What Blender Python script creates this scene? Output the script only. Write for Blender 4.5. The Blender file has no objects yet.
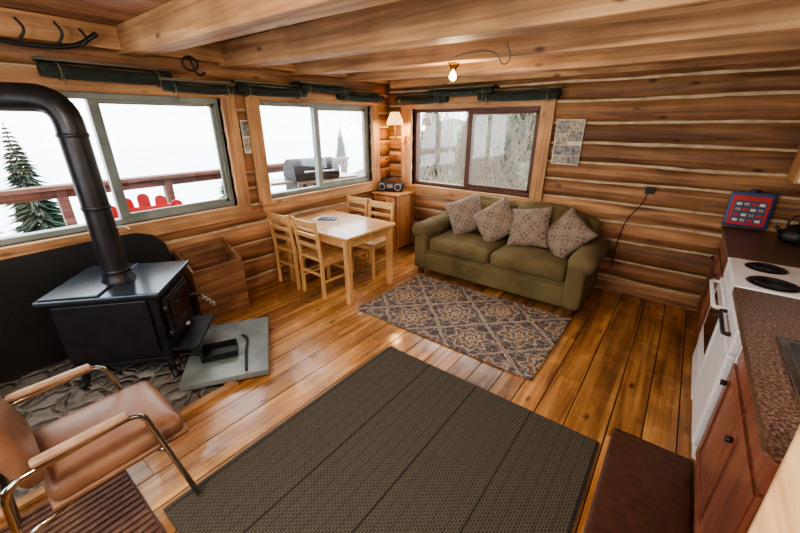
import bpy, bmesh, math, random
from mathutils import Vector, Matrix, Euler, noise
random.seed(7)
S=bpy.context.scene; COL=S.collection
V=Vector
def srgb(h):
    h=h.lstrip('#'); o=[]
    for i in (0,2,4):
        c=int(h[i:i+2],16)/255
        o.append(c/12.92 if c<=.04045 else ((c+.055)/1.055)**2.4)
    return (o[0],o[1],o[2],1)
# ---------------------------------------------------------------- materials
def newmat(name,rough=.5,metal=0.):
    m=bpy.data.materials.new(name);m.use_nodes=True;nt=m.node_tree
    b=nt.nodes['Principled BSDF'];b.inputs['Roughness'].default_value=rough;b.inputs['Metallic'].default_value=metal
    return m,nt,b
def N(nt,t,**k):
    n=nt.nodes.new(t)
    for a,v in k.items(): setattr(n,a,v)
    return n
def ramp(nt,stops,src=None):
    r=N(nt,'ShaderNodeValToRGB');e=r.color_ramp.elements
    while len(e)<len(stops): e.new(.5)
    for i,(p,c) in enumerate(stops):
        e[i].position=p;e[i].color=srgb(c) if isinstance(c,str) else c
    if src: nt.links.new(src,r.inputs[0])
    return r
def bump(nt,b,h,strength=.2,dist=.01):
    n=N(nt,'ShaderNodeBump');n.inputs['Strength'].default_value=strength;n.inputs['Distance'].default_value=dist
    nt.links.new(h,n.inputs['Height']);nt.links.new(n.outputs[0],b.inputs['Normal'])
def math_(nt,op,a,b=None,c=None):
    n=N(nt,'ShaderNodeMath',operation=op)
    for i,x in enumerate((a,b,c)):
        if x is None: continue
        if isinstance(x,(int,float)): n.inputs[i].default_value=x
        else: nt.links.new(x,n.inputs[i])
    return n.outputs[0]
def mix(nt,f,a,b,mode='MIX'):
    n=N(nt,'ShaderNodeMix',data_type='RGBA',blend_type=mode)
    for i,x in ((0,f),(6,a),(7,b)):
        if isinstance(x,(int,float)): n.inputs[i].default_value=x
        elif isinstance(x,str): n.inputs[i].default_value=srgb(x)
        elif isinstance(x,tuple): n.inputs[i].default_value=x
        else: nt.links.new(x,n.inputs[i])
    return n.outputs[2]
def plain(name,c1,c2=None,rough=.5,metal=0,scale=6,bmp=0.,coat=0,bscale=None):
    m,nt,b=newmat(name,rough,metal);c2=c2 or c1
    tc=N(nt,'ShaderNodeTexCoord');n=N(nt,'ShaderNodeTexNoise');n.inputs['Scale'].default_value=scale;n.inputs['Detail'].default_value=5
    nt.links.new(tc.outputs['Object'],n.inputs['Vector'])
    r=ramp(nt,[(.3,c1),(.7,c2)],n.outputs[0]);nt.links.new(r.outputs[0],b.inputs['Base Color'])
    b.inputs['Coat Weight'].default_value=coat
    if bmp:
        n2=N(nt,'ShaderNodeTexNoise');n2.inputs['Scale'].default_value=bscale or scale*8
        nt.links.new(tc.outputs['Object'],n2.inputs['Vector']);bump(nt,b,n2.outputs[0],bmp,.01)
    return m
def wood(name,cols,axis=0,rough=.45,scale=22,knots=0.,tone=0.,coat=0.,bmp=.15,stretch=.06,coatr=.1,wear=0.,blotch=.8,sat=.86,val=1.06):
    m,nt,b=newmat(name,rough)
    tc=N(nt,'ShaderNodeTexCoord');src=tc.outputs['Object'];raw=src
    if tone:
        at=N(nt,'ShaderNodeAttribute',attribute_name='tone')
        vm=N(nt,'ShaderNodeVectorMath',operation='MULTIPLY_ADD');vm.inputs[1].default_value=(13,17,11)
        nt.links.new(at.outputs['Color'],vm.inputs[0]);nt.links.new(src,vm.inputs[2]);src=vm.outputs[0]
    mp=N(nt,'ShaderNodeMapping');s=[scale]*3;s[axis]=scale*stretch;mp.inputs['Scale'].default_value=s
    nt.links.new(src,mp.inputs[0])
    n=N(nt,'ShaderNodeTexNoise');n.inputs['Scale'].default_value=1;n.inputs['Detail'].default_value=7;n.inputs['Distortion'].default_value=.9
    nt.links.new(mp.outputs[0],n.inputs['Vector'])
    r=ramp(nt,[(.28,cols[0]),(.5,cols[1]),(.72,cols[2])],n.outputs[0]);col=r.outputs[0]
    n3=N(nt,'ShaderNodeTexNoise');n3.inputs['Scale'].default_value=2.2;n3.inputs['Detail'].default_value=4
    nt.links.new(src,n3.inputs['Vector'])
    r3=ramp(nt,[(.3,(.56,.53,.5,1)),(.68,(1.15,1.14,1.12,1))],n3.outputs[0]);col=mix(nt,blotch,col,r3.outputs[0],'MULTIPLY')
    mp4=N(nt,'ShaderNodeMapping');s=[scale*4.5]*3;s[axis]=scale*.12;mp4.inputs['Scale'].default_value=s;nt.links.new(src,mp4.inputs[0])
    n4=N(nt,'ShaderNodeTexNoise');n4.inputs['Scale'].default_value=1;n4.inputs['Detail'].default_value=3;nt.links.new(mp4.outputs[0],n4.inputs['Vector'])
    r4=ramp(nt,[(.35,(.72,.68,.64,1)),(.55,(1,1,1,1))],n4.outputs[0]);col=mix(nt,.7,col,r4.outputs[0],'MULTIPLY')
    if knots:
        mp2=N(nt,'ShaderNodeMapping');s=[6.5]*3;s[axis]=2.8;mp2.inputs['Scale'].default_value=s;nt.links.new(src,mp2.inputs[0])
        vo=N(nt,'ShaderNodeTexVoronoi');vo.inputs['Scale'].default_value=1;nt.links.new(mp2.outputs[0],vo.inputs['Vector'])
        k=ramp(nt,[(.05,(knots,knots,knots,1)),(.15,(0,0,0,1))],vo.outputs['Distance'])
        col=mix(nt,k.outputs[0],col,'#40220f')
    hs=N(nt,'ShaderNodeHueSaturation');hs.inputs['Saturation'].default_value=sat;hs.inputs['Value'].default_value=val
    nt.links.new(col,hs.inputs['Color']);col=hs.outputs[0]
    if tone:
        mr=N(nt,'ShaderNodeMapRange');mr.inputs[3].default_value=val*(1-tone);mr.inputs[4].default_value=val*(1+tone)
        nt.links.new(at.outputs['Fac'],mr.inputs[0]);nt.links.new(mr.outputs[0],hs.inputs['Value'])
    nt.links.new(col,b.inputs['Base Color'])
    b.inputs['Coat Weight'].default_value=coat;b.inputs['Coat Roughness'].default_value=coatr
    if wear:
        nw=N(nt,'ShaderNodeTexNoise');nw.inputs['Scale'].default_value=5;nw.inputs['Detail'].default_value=6;nt.links.new(raw,nw.inputs['Vector'])
        rw=ramp(nt,[(.4,(coatr,)*3+(1,)),(.7,(coatr+wear,)*3+(1,))],nw.outputs[0]);nt.links.new(rw.outputs[0],b.inputs['Coat Roughness'])
        nu=N(nt,'ShaderNodeTexNoise');nu.inputs['Scale'].default_value=7;nu.inputs['Detail'].default_value=2;nt.links.new(src,nu.inputs['Vector'])
        bn=N(nt,'ShaderNodeBump');bn.inputs['Strength'].default_value=.4;bn.inputs['Distance'].default_value=.006
        nt.links.new(nu.outputs[0],bn.inputs['Height']);nt.links.new(bn.outputs[0],b.inputs['Coat Normal']);nt.links.new(bn.outputs[0],b.inputs['Normal'])
    elif bmp: bump(nt,b,n.outputs[0],bmp,.006)
    return m
def emis(name,c,s):
    m,nt,b=newmat(name);b.inputs['Base Color'].default_value=srgb(c);b.inputs['Emission Color'].default_value=srgb(c);b.inputs['Emission Strength'].default_value=s;return m
def medallion(name,scale,bg,cream,gold,dark,rough=.9,distort=.05,bmp=.3,frac=.4,lat=.035):
    m,nt,b=newmat(name,rough);tc=N(nt,'ShaderNodeTexCoord')
    nz=N(nt,'ShaderNodeTexNoise');nz.inputs['Scale'].default_value=9;nt.links.new(tc.outputs['Object'],nz.inputs['Vector'])
    sc=N(nt,'ShaderNodeVectorMath',operation='MULTIPLY_ADD');sc.inputs[1].default_value=(distort,)*3
    nt.links.new(nz.outputs['Color'],sc.inputs[0]);nt.links.new(tc.outputs['Object'],sc.inputs[2])
    sep=N(nt,'ShaderNodeSeparateXYZ');nt.links.new(sc.outputs[0],sep.inputs[0])
    X=math_(nt,'MULTIPLY',sep.outputs[0],scale[0]);Y=math_(nt,'MULTIPLY',sep.outputs[1],scale[1])
    rr=[]
    for off in (0.,.5):
        fx=math_(nt,'SUBTRACT',math_(nt,'FRACT',math_(nt,'ADD',X,off+40)),.5)
        fy=math_(nt,'SUBTRACT',math_(nt,'FRACT',math_(nt,'ADD',Y,off+40)),.5)
        r=math_(nt,'SQRT',math_(nt,'ADD',math_(nt,'MULTIPLY',fx,fx),math_(nt,'MULTIPLY',fy,fy)))
        th=math_(nt,'ARCTAN2',fy,fx)
        pet=math_(nt,'MULTIPLY_ADD',math_(nt,'COSINE',math_(nt,'MULTIPLY',th,8.)),.16,1.)
        rr.append((math_(nt,'MULTIPLY_ADD',math_(nt,'COSINE',math_(nt,'MULTIPLY',th,4.)),.025,r),math_(nt,'MULTIPLY',r,pet)))
    rp=math_(nt,'MINIMUM',rr[0][1],rr[1][1])
    rg=ramp(nt,[(0,gold),(.045,cream),(.07,bg),(.12,cream),(.14,gold),(.175,bg),(.23,cream),(.25,bg),(.31,dark)],rp)
    rg.color_ramp.interpolation='CONSTANT'
    d=math_(nt,'ABSOLUTE',math_(nt,'SUBTRACT',rr[0][0],rr[1][0]))
    f=math_(nt,'LESS_THAN',d,lat)
    f=math_(nt,'SUBTRACT',f,math_(nt,'LESS_THAN',d,lat*.35))
    col=mix(nt,f,rg.outputs[0],cream)
    v=N(nt,'ShaderNodeTexVoronoi',feature='DISTANCE_TO_EDGE');v.inputs['Scale'].default_value=scale[0]*8;nt.links.new(sc.outputs[0],v.inputs['Vector'])
    f2=math_(nt,'LESS_THAN',v.outputs['Distance'],.06)
    col=mix(nt,math_(nt,'MULTIPLY',f2,frac),col,cream)
    nf=N(nt,'ShaderNodeTexNoise');nf.inputs['Scale'].default_value=160;nt.links.new(tc.outputs['Object'],nf.inputs['Vector'])
    rf=ramp(nt,[(.3,(.78,.78,.78,1)),(.7,(1.12,1.12,1.12,1))],nf.outputs[0])
    col=mix(nt,1.,col,rf.outputs[0],'MULTIPLY');nt.links.new(col,b.inputs['Base Color'])
    bump(nt,b,nf.outputs[0],bmp,.004);return m
M={}
M['logs']=wood('log_wood',('#5e3c20','#946434','#b98a52'),0,.6,14,.85,.3,bmp=.35)
M['logsY']=wood('log_wood_y',('#6c4222','#a06a34','#be8a4e'),1,.55,14,.85,.28,bmp=.35)
M['chink']=plain('chinking','#a5957a','#d0c2a6',.9,scale=9,bmp=.3)
M['floor']=wood('floor_wood',('#74481c','#b07a38','#d4a45e'),1,.4,13,.9,.32,coat=.6,coatr=.09,wear=.3,blotch=.95,sat=.92)
M['ceil']=wood('ceiling_wood',('#7c4c2a','#ac754a','#c89466'),1,.5,16,.8,.2)
M['beam']=wood('beam_wood',('#8c6034','#bb8c54','#d6ac74'),0,.6,12,.8,bmp=.4)
M['trimX']=wood('trim_x',('#94642e','#ba8546','#d0a268'),0,.5,20,.5)
M['trimY']=wood('trim_y',('#94642e','#ba8546','#d0a268'),1,.5,20,.5)
M['trimZ']=wood('trim_z',('#94642e','#ba8546','#d0a268'),2,.5,20,.5)
M['pine']=wood('pine_furniture',('#bb8238','#d8a252','#e6bc74'),0,.32,16,.3,coat=.4,blotch=.5)
M['pineZ']=wood('pine_furniture_z',('#bb8238','#d8a252','#e6bc74'),2,.35,16,.3,coat=.3,blotch=.5)
M['pinepale']=wood('pine_pale',('#cca470','#dfbc86','#e8cc9a'),1,.5,14,.3,blotch=.4)
M['crate']=wood('crate_wood',('#5c3a1c','#88592c','#a87a46'),1,.55,18,.4)
M['desk']=wood('desk_wood',('#a06026','#c27c34','#d69a54'),2,.35,14,.3,coat=.3,blotch=.5)
M['redcab']=wood('cabinet_wood',('#6c341a','#8a482a','#a05c38'),2,.4,14,.0,coat=.2,blotch=.5)
M['deckw']=wood('deck_wood',('#5c463a','#7c6250','#947a68'),1,.7,14,.3)
M['railw']=wood('rail_wood',('#4c2c22','#6a443a','#805a50'),1,.7,14,.3)
M['vinyl']=plain('window_vinyl','#747e78','#8c9690',.4)
M['brownfr']=plain('window_brown','#4a2c20','#5c3a2a',.45)
M['blind']=plain('blind_cloth','#18231e','#2a3832',.85,scale=14,bmp=.3)
M['blindtan']=plain('blind_lining','#5c5a4c','#76725e',.85)
M['iron']=plain('black_iron','#1a1b1d','#28292c',.42,.3,scale=10,bmp=.05)
M['irontop']=plain('stove_top','#343c44','#4a545e',.22,.5,scale=5)
M['pipe']=plain('pipe_black','#242426','#38383a',.38,.5,scale=6)
M['black']=plain('black_plastic','#121213','#1e1e20',.45)
M['grillblk']=plain('grill_lid_black','#0c0c0e','#161618',.6)
M['chrome']=plain('chrome','#a09a90','#bcb6aa',.16,1.)
M['steel']=plain('steel','#8c8e90','#b0b2b4',.28,1.)
M['brass']=plain('brass','#9a6a24','#c8923c',.25,1.)
M['leather']=plain('tan_vinyl','#755540','#977258',.36,scale=6,bmp=.15,bscale=120)
M['armpad']=plain('arm_pad','#92745c','#aa8e74',.4,scale=12)
M['sofa']=plain('sofa_fabric','#5a5034','#776b48',.95,scale=4,bmp=.4,bscale=260)
M['white']=plain('white_enamel','#e6e8ea','#f0f2f4',.22)
M['offwhite']=plain('white_plastic','#d8dade','#e6e8ea',.4)
M['glassblk']=plain('dark_glass','#0a0b0d','#121418',.08)
M['slate']=plain('slate','#606a6a','#84908e',.3,scale=5,bmp=.3,bscale=20)
M['bmat']=plain('brown_mat','#40261c','#583829',.5,scale=30,bmp=.3,bscale=60)
M['rib']=plain('rib_mat','#54362a','#70503e',.5,scale=30)
M['red']=plain('red_paint','#b01c22','#cc2a30',.45)
M['navy']=plain('navy','#24345e','#30427a',.4)
M['paper']=plain('paper','#c8c4b8','#e0dccf',.7,scale=12)
M['photo']=plain('photo_print','#3c4248','#a8a49c',.5,scale=26)
M['photo2']=plain('photo_print_b','#6a5a48','#c8c0b4',.5,scale=34)
M['snow']=plain('snow','#dfe5ea','#f2f5f8',.8,scale=.5)
M['brush']=plain('brush_ground','#4e5a44','#8a917e',.9,scale=1.5)
M['bark']=plain('bark','#5c5048','#7a6c60',.9,scale=8)
M['twig']=plain('twig','#5c5248','#7c7064',.9,scale=8)
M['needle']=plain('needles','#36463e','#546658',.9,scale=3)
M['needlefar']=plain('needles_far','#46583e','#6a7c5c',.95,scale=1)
M['bulb']=emis('bulb_glow','#ffd49a',30)
M['shade']=emis('lamp_shade','#ffca80',1.6)
m,nt,b=newmat('laminate',.3);tc=N(nt,'ShaderNodeTexCoord');vo=N(nt,'ShaderNodeTexNoise');vo.inputs['Scale'].default_value=90;vo.inputs['Detail'].default_value=7
nt.links.new(tc.outputs['Object'],vo.inputs['Vector']);r=ramp(nt,[(.35,'#34261f'),(.5,'#5e483c'),(.6,'#7a6254'),(.72,'#a08c7c')],vo.outputs[0]);nt.links.new(r.outputs[0],b.inputs['Base Color']);M['lam']=m
m,nt,b=newmat('hearth_stone',.6);tc=N(nt,'ShaderNodeTexCoord');vo=N(nt,'ShaderNodeTexVoronoi',feature='DISTANCE_TO_EDGE');vo.inputs['Scale'].default_value=7
v2=N(nt,'ShaderNodeTexVoronoi');v2.inputs['Scale'].default_value=7
nz=N(nt,'ShaderNodeTexNoise');nz.inputs['Scale'].default_value=7;nt.links.new(tc.outputs['Object'],nz.inputs['Vector'])
va=N(nt,'ShaderNodeVectorMath',operation='MULTIPLY_ADD');va.inputs[1].default_value=(.13,)*3;nt.links.new(nz.outputs['Color'],va.inputs[0]);nt.links.new(tc.outputs['Object'],va.inputs[2])
for q in (vo,v2): nt.links.new(va.outputs[0],q.inputs['Vector'])
r=ramp(nt,[(0,'#45423e'),(.35,'#6c6860'),(.6,'#8e8a82'),(1,'#5e5c58')],v2.outputs['Color'])
n5=N(nt,'ShaderNodeTexNoise');n5.inputs['Scale'].default_value=30;n5.inputs['Detail'].default_value=5;nt.links.new(tc.outputs['Object'],n5.inputs['Vector'])
r5=ramp(nt,[(.3,(.6,.6,.6,1)),(.7,(1.2,1.2,1.18,1))],n5.outputs[0]);c0=mix(nt,.8,r.outputs[0],r5.outputs[0],'MULTIPLY')
f=ramp(nt,[(.02,(1,1,1,1)),(.06,(0,0,0,1))],vo.outputs['Distance']);c=mix(nt,f.outputs[0],c0,'#857f76');nt.links.new(c,b.inputs['Base Color'])
h=ramp(nt,[(.02,(0,0,0,1)),(.2,(1,1,1,1))],vo.outputs['Distance']);bump(nt,b,h.outputs[0],1.,.03);M['stone']=m
m,nt,b=newmat('woven_rug',.95);tc=N(nt,'ShaderNodeTexCoord');br=N(nt,'ShaderNodeTexBrick');br.inputs['Scale'].default_value=1
mp=N(nt,'ShaderNodeMapping');mp.inputs['Rotation'].default_value=(0,0,math.pi/2);nt.links.new(tc.outputs['Object'],mp.inputs[0]);nt.links.new(mp.outputs[0],br.inputs['Vector'])
for k,v in (('Color1',srgb('#33312c')),('Color2',srgb('#3e3b35')),('Mortar',srgb('#5a564a')),('Mortar Size',.0022),('Brick Width',.022),('Row Height',.0135)): br.inputs[k].default_value=v
sp=N(nt,'ShaderNodeSeparateXYZ');nt.links.new(tc.outputs['Object'],sp.inputs[0])
fr=math_(nt,'FRACT',math_(nt,'MULTIPLY',math_(nt,'ADD',sp.outputs[0],10.0),2.5))
st=math_(nt,'LESS_THAN',fr,.03)
c=mix(nt,math_(nt,'MULTIPLY',st,.8),br.outputs['Color'],'#1c1b19')
fr2=math_(nt,'FRACT',math_(nt,'MULTIPLY',math_(nt,'ADD',sp.outputs[0],10.0),15.))
c=mix(nt,math_(nt,'MULTIPLY',math_(nt,'LESS_THAN',fr2,.12),.35),c,'#262420')
nt.links.new(c,b.inputs['Base Color']);bump(nt,b,br.outputs['Fac'],.4,.004);M['rug']=m
M['patrug']=medallion('patterned_rug',(1.55,1.55),'#645c5c','#bcb09c','#8a6c4c','#544c50',distort=.07)
M['pillow']=medallion('pillow_fabric',(5,5),'#7a6c60','#ad9d8c','#82705f','#665a50',distort=.03)
m=bpy.data.materials.new('window_glass');m.use_nodes=True;nt=m.node_tree;nt.nodes.clear()
o=N(nt,'ShaderNodeOutputMaterial');t=N(nt,'ShaderNodeBsdfTransparent');g=N(nt,'ShaderNodeBsdfGlossy');g.inputs['Roughness'].default_value=.02
mx=N(nt,'ShaderNodeMixShader');mx.inputs[0].default_value=.05;nt.links.new(t.outputs[0],mx.inputs[1]);nt.links.new(g.outputs[0],mx.inputs[2]);nt.links.new(mx.outputs[0],o.inputs[0]);M['glass']=m
# ---------------------------------------------------------------- geometry helpers
def grp(name,loc=(0,0,0),rz=0):
    e=bpy.data.objects.new(name,None);e.empty_display_size=.1;COL.objects.link(e);e.location=loc;e.rotation_euler=(0,0,rz);return e
def obj(name,verts,faces,mats,par=None,smooth=False,bevel=0,seg=2,tones=None,mi=None):
    me=bpy.data.meshes.new(name);me.from_pydata([tuple(v) for v in verts],[],faces)
    if not isinstance(mats,(list,tuple)): mats=[mats]
    for q in mats: me.materials.append(M[q] if isinstance(q,str) else q)
    if mi: 
        for p,i in zip(me.polygons,mi): p.material_index=i
    if smooth: 
        for p in me.polygons: p.use_smooth=True
    if tones:
        at=me.color_attributes.new('tone','FLOAT_COLOR','POINT')
        for i,t in enumerate(tones): at.data[i].color=(t,t,t,1)
    bm=bmesh.new();bm.from_mesh(me);bmesh.ops.recalc_face_normals(bm,faces=bm.faces);bm.to_mesh(me);bm.free()
    o=bpy.data.objects.new(name,me);COL.objects.link(o)
    if par: o.parent=par
    if bevel:
        b=o.modifiers.new('b','BEVEL');b.width=bevel;b.segments=seg;b.limit_method='ANGLE'
    return o
BF=[(0,1,3,2),(4,6,7,5),(0,4,5,1),(2,3,7,6),(0,2,6,4),(1,5,7,3)]
def bv(c,s,rot=None):
    vs=[]
    for x in (-.5,.5):
        for y in (-.5,.5):
            for z in (-.5,.5):
                p=V((x*s[0],y*s[1],z*s[2]))
                if rot is not None: p=rot@p
                vs.append(p+V(c))
    return vs
def box(name,par,c,s,mat,bevel=.004,rot=None,seg=2):
    if rot is not None and not isinstance(rot,Matrix): rot=Euler(rot).to_matrix()
    return obj(name,bv(c,s,rot),BF,mat,par,bevel=bevel,seg=seg)
def bx(name,par,a,b,mat,bevel=.004,seg=2):
    a=V(a);b=V(b);return box(name,par,(a+b)/2,[abs(q) for q in (b-a)],mat,bevel,seg=seg)
def lathe(name,par,prof,mat,n=32,loc=(0,0,0),rot=None,cap=True):
    vs=[];fs=[];loc=V(loc)
    if rot is not None and not isinstance(rot,Matrix): rot=Euler(rot).to_matrix()
    for r,z in prof:
        for i in range(n):
            a=2*math.pi*i/n;p=V((r*math.cos(a),r*math.sin(a),z))
            if rot is not None: p=rot@p
            vs.append(p+loc)
    for j in range(len(prof)-1):
        for i in range(n):
            k=(i+1)%n;fs.append((j*n+i,j*n+k,(j+1)*n+k,(j+1)*n+i))
    if cap:
        fs.append(tuple(range(n))[::-1]);fs.append(tuple((len(prof)-1)*n+i for i in range(n)))
    o=obj(name,vs,fs,mat,par)
    for p in o.data.polygons: p.use_smooth=len(p.vertices)==4
    return o
def cyl(name,par,p0,p1,r,mat,r2=None,n=20):
    p0=V(p0);p1=V(p1);d=p1-p0;q=d.to_track_quat('Z','Y').to_matrix()
    return lathe(name,par,[(r,0),(r2 if r2 is not None else r,d.length)],mat,n,p0,q)
def tube(name,par,pts,r,mat,res=6,bez=True,cyclic=False,br=4):
    cu=bpy.data.curves.new(name,'CURVE');cu.dimensions='3D';cu.bevel_depth=r;cu.bevel_resolution=br;cu.use_fill_caps=True
    if bez:
        sp=cu.splines.new('BEZIER');sp.bezier_points.add(len(pts)-1)
        for b_,p in zip(sp.bezier_points,pts):
            b_.co=p;b_.handle_left_type=b_.handle_right_type='AUTO'
        sp.resolution_u=res
    else:
        sp=cu.splines.new('POLY');sp.points.add(len(pts)-1)
        for b_,p in zip(sp.points,pts): b_.co=(*p,1)
    sp.use_cyclic_u=cyclic
    tmp=bpy.data.objects.new('tmp',cu);COL.objects.link(tmp)
    dg=bpy.context.evaluated_depsgraph_get();me=bpy.data.meshes.new_from_object(tmp.evaluated_get(dg))
    bpy.data.objects.remove(tmp);bpy.data.curves.remove(cu)
    me.name=name;me.materials.clear();me.materials.append(M[mat])
    for p in me.polygons: p.use_smooth=True
    o=bpy.data.objects.new(name,me);COL.objects.link(o)
    if par: o.parent=par
    return o
def rpath(pts,rad,n=5):
    pts=[V(p) for p in pts];out=[pts[0]]
    for a,b,c in zip(pts,pts[1:],pts[2:]):
        u=(a-b).normalized();w=(c-b).normalized();r=min(rad,(a-b).length*.49,(c-b).length*.49)
        p=b+u*r;q=b+w*r
        for i in range(n+1):
            t=i/n;out.append(p*(1-t)**2+b*2*t*(1-t)+q*t*t)
    out.append(pts[-1]);return out
def soft(name,par,c,s,mat,r=.05,crown=(0,0,0),rot=None,n=14,fn=None):
    bm=bmesh.new();bmesh.ops.create_cube(bm,size=2)
    bmesh.ops.subdivide_edges(bm,edges=bm.edges[:],cuts=n,use_grid_fill=True)
    h=V(s)/2;r=min(r,*[q*.98 for q in h])
    if rot is not None and not isinstance(rot,Matrix): rot=Euler(rot).to_matrix()
    for v in bm.verts:
        u=v.co.copy()
        e=V([math.sin(q*math.pi/2) for q in u])
        p=V([e[i]*h[i] for i in range(3)])
        k=V([max(-(h[i]-r),min(h[i]-r,p[i])) for i in range(3)])
        d=p-k
        if d.length>1e-9: p=k+d.normalized()*r
        for i in range(3):
            j,l=(i+1)%3,(i+2)%3
            p[i]+=crown[i]*(1-e[j]**2)*(1-e[l]**2)*(1 if e[i]>0 else -1)*abs(e[i])
        if fn: p=fn(p,e)
        if rot is not None: p=rot@p
        v.co=p+V(c)
    me=bpy.data.meshes.new(name);bmesh.ops.recalc_face_normals(bm,faces=bm.faces);bm.to_mesh(me);bm.free()
    me.materials.append(M[mat])
    for p in me.polygons: p.use_smooth=True
    o=bpy.data.objects.new(name,me);COL.objects.link(o)
    if par: o.parent=par
    return o
R_=math.radians
# ---------------------------------------------------------------- room shell
X1=4.74;Y0=-5.4;ZC=2.46
MAPS={'back':lambda s,d,z:(s,d,z),'left':lambda s,d,z:(-d,s,z),'right':lambda s,d,z:(X1+d,s,z),'front':lambda s,d,z:(s,Y0-d,z)}
def log_wall(name,key,s0,s1,openings,matl,seedv):
    rnd=random.Random(seedv);P=MAPS[key];vs=[];fs=[];tn=[];mi=[]
    rows=[];z=-.04
    while z<ZC:
        h=rnd.uniform(.175,.23);rows.append((z,min(z+h,ZC+.02)));z+=h
    def piece(a,b,z0,z1,tone):
        if z1-z0<.03 or b-a<.01: return
        g=.006;L=max(2,int((b-a)/.12)+1);zm=(z0+z1)/2;base=len(vs);prof=7
        for i in range(L):
            s=a+(b-a)*i/(L-1)
            def jit(zz,k): return noise.noise(V((s*.9,zz*7.3,seedv)))*.02+ (abs(noise.noise(V((s*2.6,zz*9.1,seedv+k))))*.016-.001)*(1 if k==1 else -1)
            j0=jit(z0,1);j1=jit(z1,2)
            bl=noise.noise(V((s*.7,zm*5,seedv+9)))*.006
            for d,zz in ((.15,z0+g),(.03,z0+g+j0),(.004,z0+g+.006+j0),(-.008+bl,zm),(.004,z1-g-.006+j1),(.03,z1-g+j1),(.15,z1-g)):
                vs.append(P(s,d,zz));tn.append(tone)
        for i in range(L-1):
            for k in range(prof):
                q=(k+1)%prof;fs.append((base+i*prof+k,base+i*prof+q,base+(i+1)*prof+q,base+(i+1)*prof+k));mi.append(0)
        fs.append(tuple(base+k for k in range(prof)));mi.append(0)
        fs.append(tuple(base+(L-1)*prof+k for k in range(prof)));mi.append(0)
    def chk(a,b,z0,z1):
        if b-a<.005 or z1-z0<.005: return
        base=len(vs)
        for s in (a,b):
            for d in (.012,.14):
                for zz in (z0,z1): vs.append(P(s,d,zz));tn.append(.5)
        for f in BF: fs.append(tuple(base+k for k in f));mi.append(1)
    for z0,z1 in rows:
        tone=rnd.random()
        act=[o for o in openings if o[2]<z1 and o[3]>z0]
        if not act: 
            piece(s0,s1,z0,z1,tone);chk(s0,s1,z0,z1);continue
        x=s0
        for o in sorted(act):
            piece(x,o[0],z0,z1,tone);chk(x,o[0],z0,z1)
            if z0<o[2]: piece(o[0],o[1],z0,o[2],tone);chk(o[0],o[1],z0,o[2])
            if z1>o[3]: piece(o[0],o[1],o[3],z1,tone);chk(o[0],o[1],o[3],z1)
            x=o[1]
        piece(x,s1,z0,z1,tone);chk(x,s1,z0,z1)
    o=obj(name,vs,fs,[matl,'chink'],tones=tn,mi=mi)
    for p in o.data.polygons: p.use_smooth=(p.material_index==0 and len(p.vertices)==4)
    return o
W1=(-4.62,-2.53,.99,2.01);W2=(-2.14,-.41,.99,2.01);W3=(.43,2.22,.94,1.97);W4=(-3.15,-2.0,1.12,2.0);W5=(.9,3.2,.95,2.0)  # right and front openings are unseen, added to let in fill daylight
log_wall('wall_left','left',Y0-.15,.0,[W1,W2],'logsY',3)
log_wall('wall_back','back',-.15,X1+.15,[W3],'logs',11)
log_wall('wall_right','right',Y0,0,[W4],'logsY',5)
log_wall('wall_front','front',-.1,X1+.1,[W5],'logs',8)
vs=[];fs=[];tn=[]
def addb(a,b,t,zj=0):
    base=len(vs)
    for x in (a[0],b[0]):
        for y in (a[1],b[1]):
            for z in (a[2],b[2]): vs.append((x,y,z));tn.append(t)
    for f in BF: fs.append(tuple(base+k for k in f))
x=0
while x<X1:
    w=random.uniform(.16,.23);y=Y0-random.uniform(0,1.5)
    while y<0:
        l=random.uniform(2.2,4.2);a=max(y,Y0);b_=min(y+l,0)
        if b_>a+.05: addb((x+.0035,a+.001,-.03),(min(x+w,X1)-.0035,b_-.001,-random.uniform(0,.0015)),random.random())
        y+=l
    x+=w
nb=len(fs);addb((-.0,Y0,-.06),(X1,0,-.014),.5)
mi=[0]*nb+[1]*6
obj('floor',vs,fs,['floor','black'],tones=tn,mi=mi,bevel=0)
vs=[];fs=[];tn=[];x=-.1
while x<X1+.1:
    w=.14;addb((x+.002,Y0-.1,ZC),(x+w-.002,.1,ZC+.02),random.random());x+=w
nb=len(fs);addb((-.15,Y0-.15,ZC+.008),(X1+.15,.15,ZC+.12),.5)
obj('ceiling',vs,fs,['ceil','crate'],tones=tn,mi=[0]*nb+[1]*6)
for i,(y,h,w) in enumerate(((-3.20,.18,.16),(-2.41,.19,.17),(-1.63,.19,.15),(-.86,.19,.15))):
    L=24;vv=[];ff=[]
    for k in range(L+1):
        s=.01+k/L*(X1-.02)
        dy=noise.noise(V((s*.6,i*3,0)))*.015;dz=noise.noise(V((s*.6,i*3,7)))*.012-.055*min(1,s/3)
        for (a,b_) in ((-w/2,ZC-h),(w/2,ZC-h),(w/2,ZC),(-w/2,ZC)):
            vv.append((s,y+a+dy,b_+(dz if b_<ZC else -.001)))
    for k in range(L):
        for q in range(4): ff.append((k*4+q,k*4+(q+1)%4,(k+1)*4+(q+1)%4,(k+1)*4+q))
    ff+= [(0,1,2,3),(L*4,L*4+1,L*4+2,L*4+3)]
    obj('ceiling_beam',vv,ff,'beam',bevel=.008)
bx('trim_1',None,(.13,-.13,2.24),(X1-.01,-.012,ZC-.005),'beam',.006)
bx('trim_2',None,(.012,Y0+.01,2.30),(.12,-.13,ZC-.005),'trimY',.006)
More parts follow.
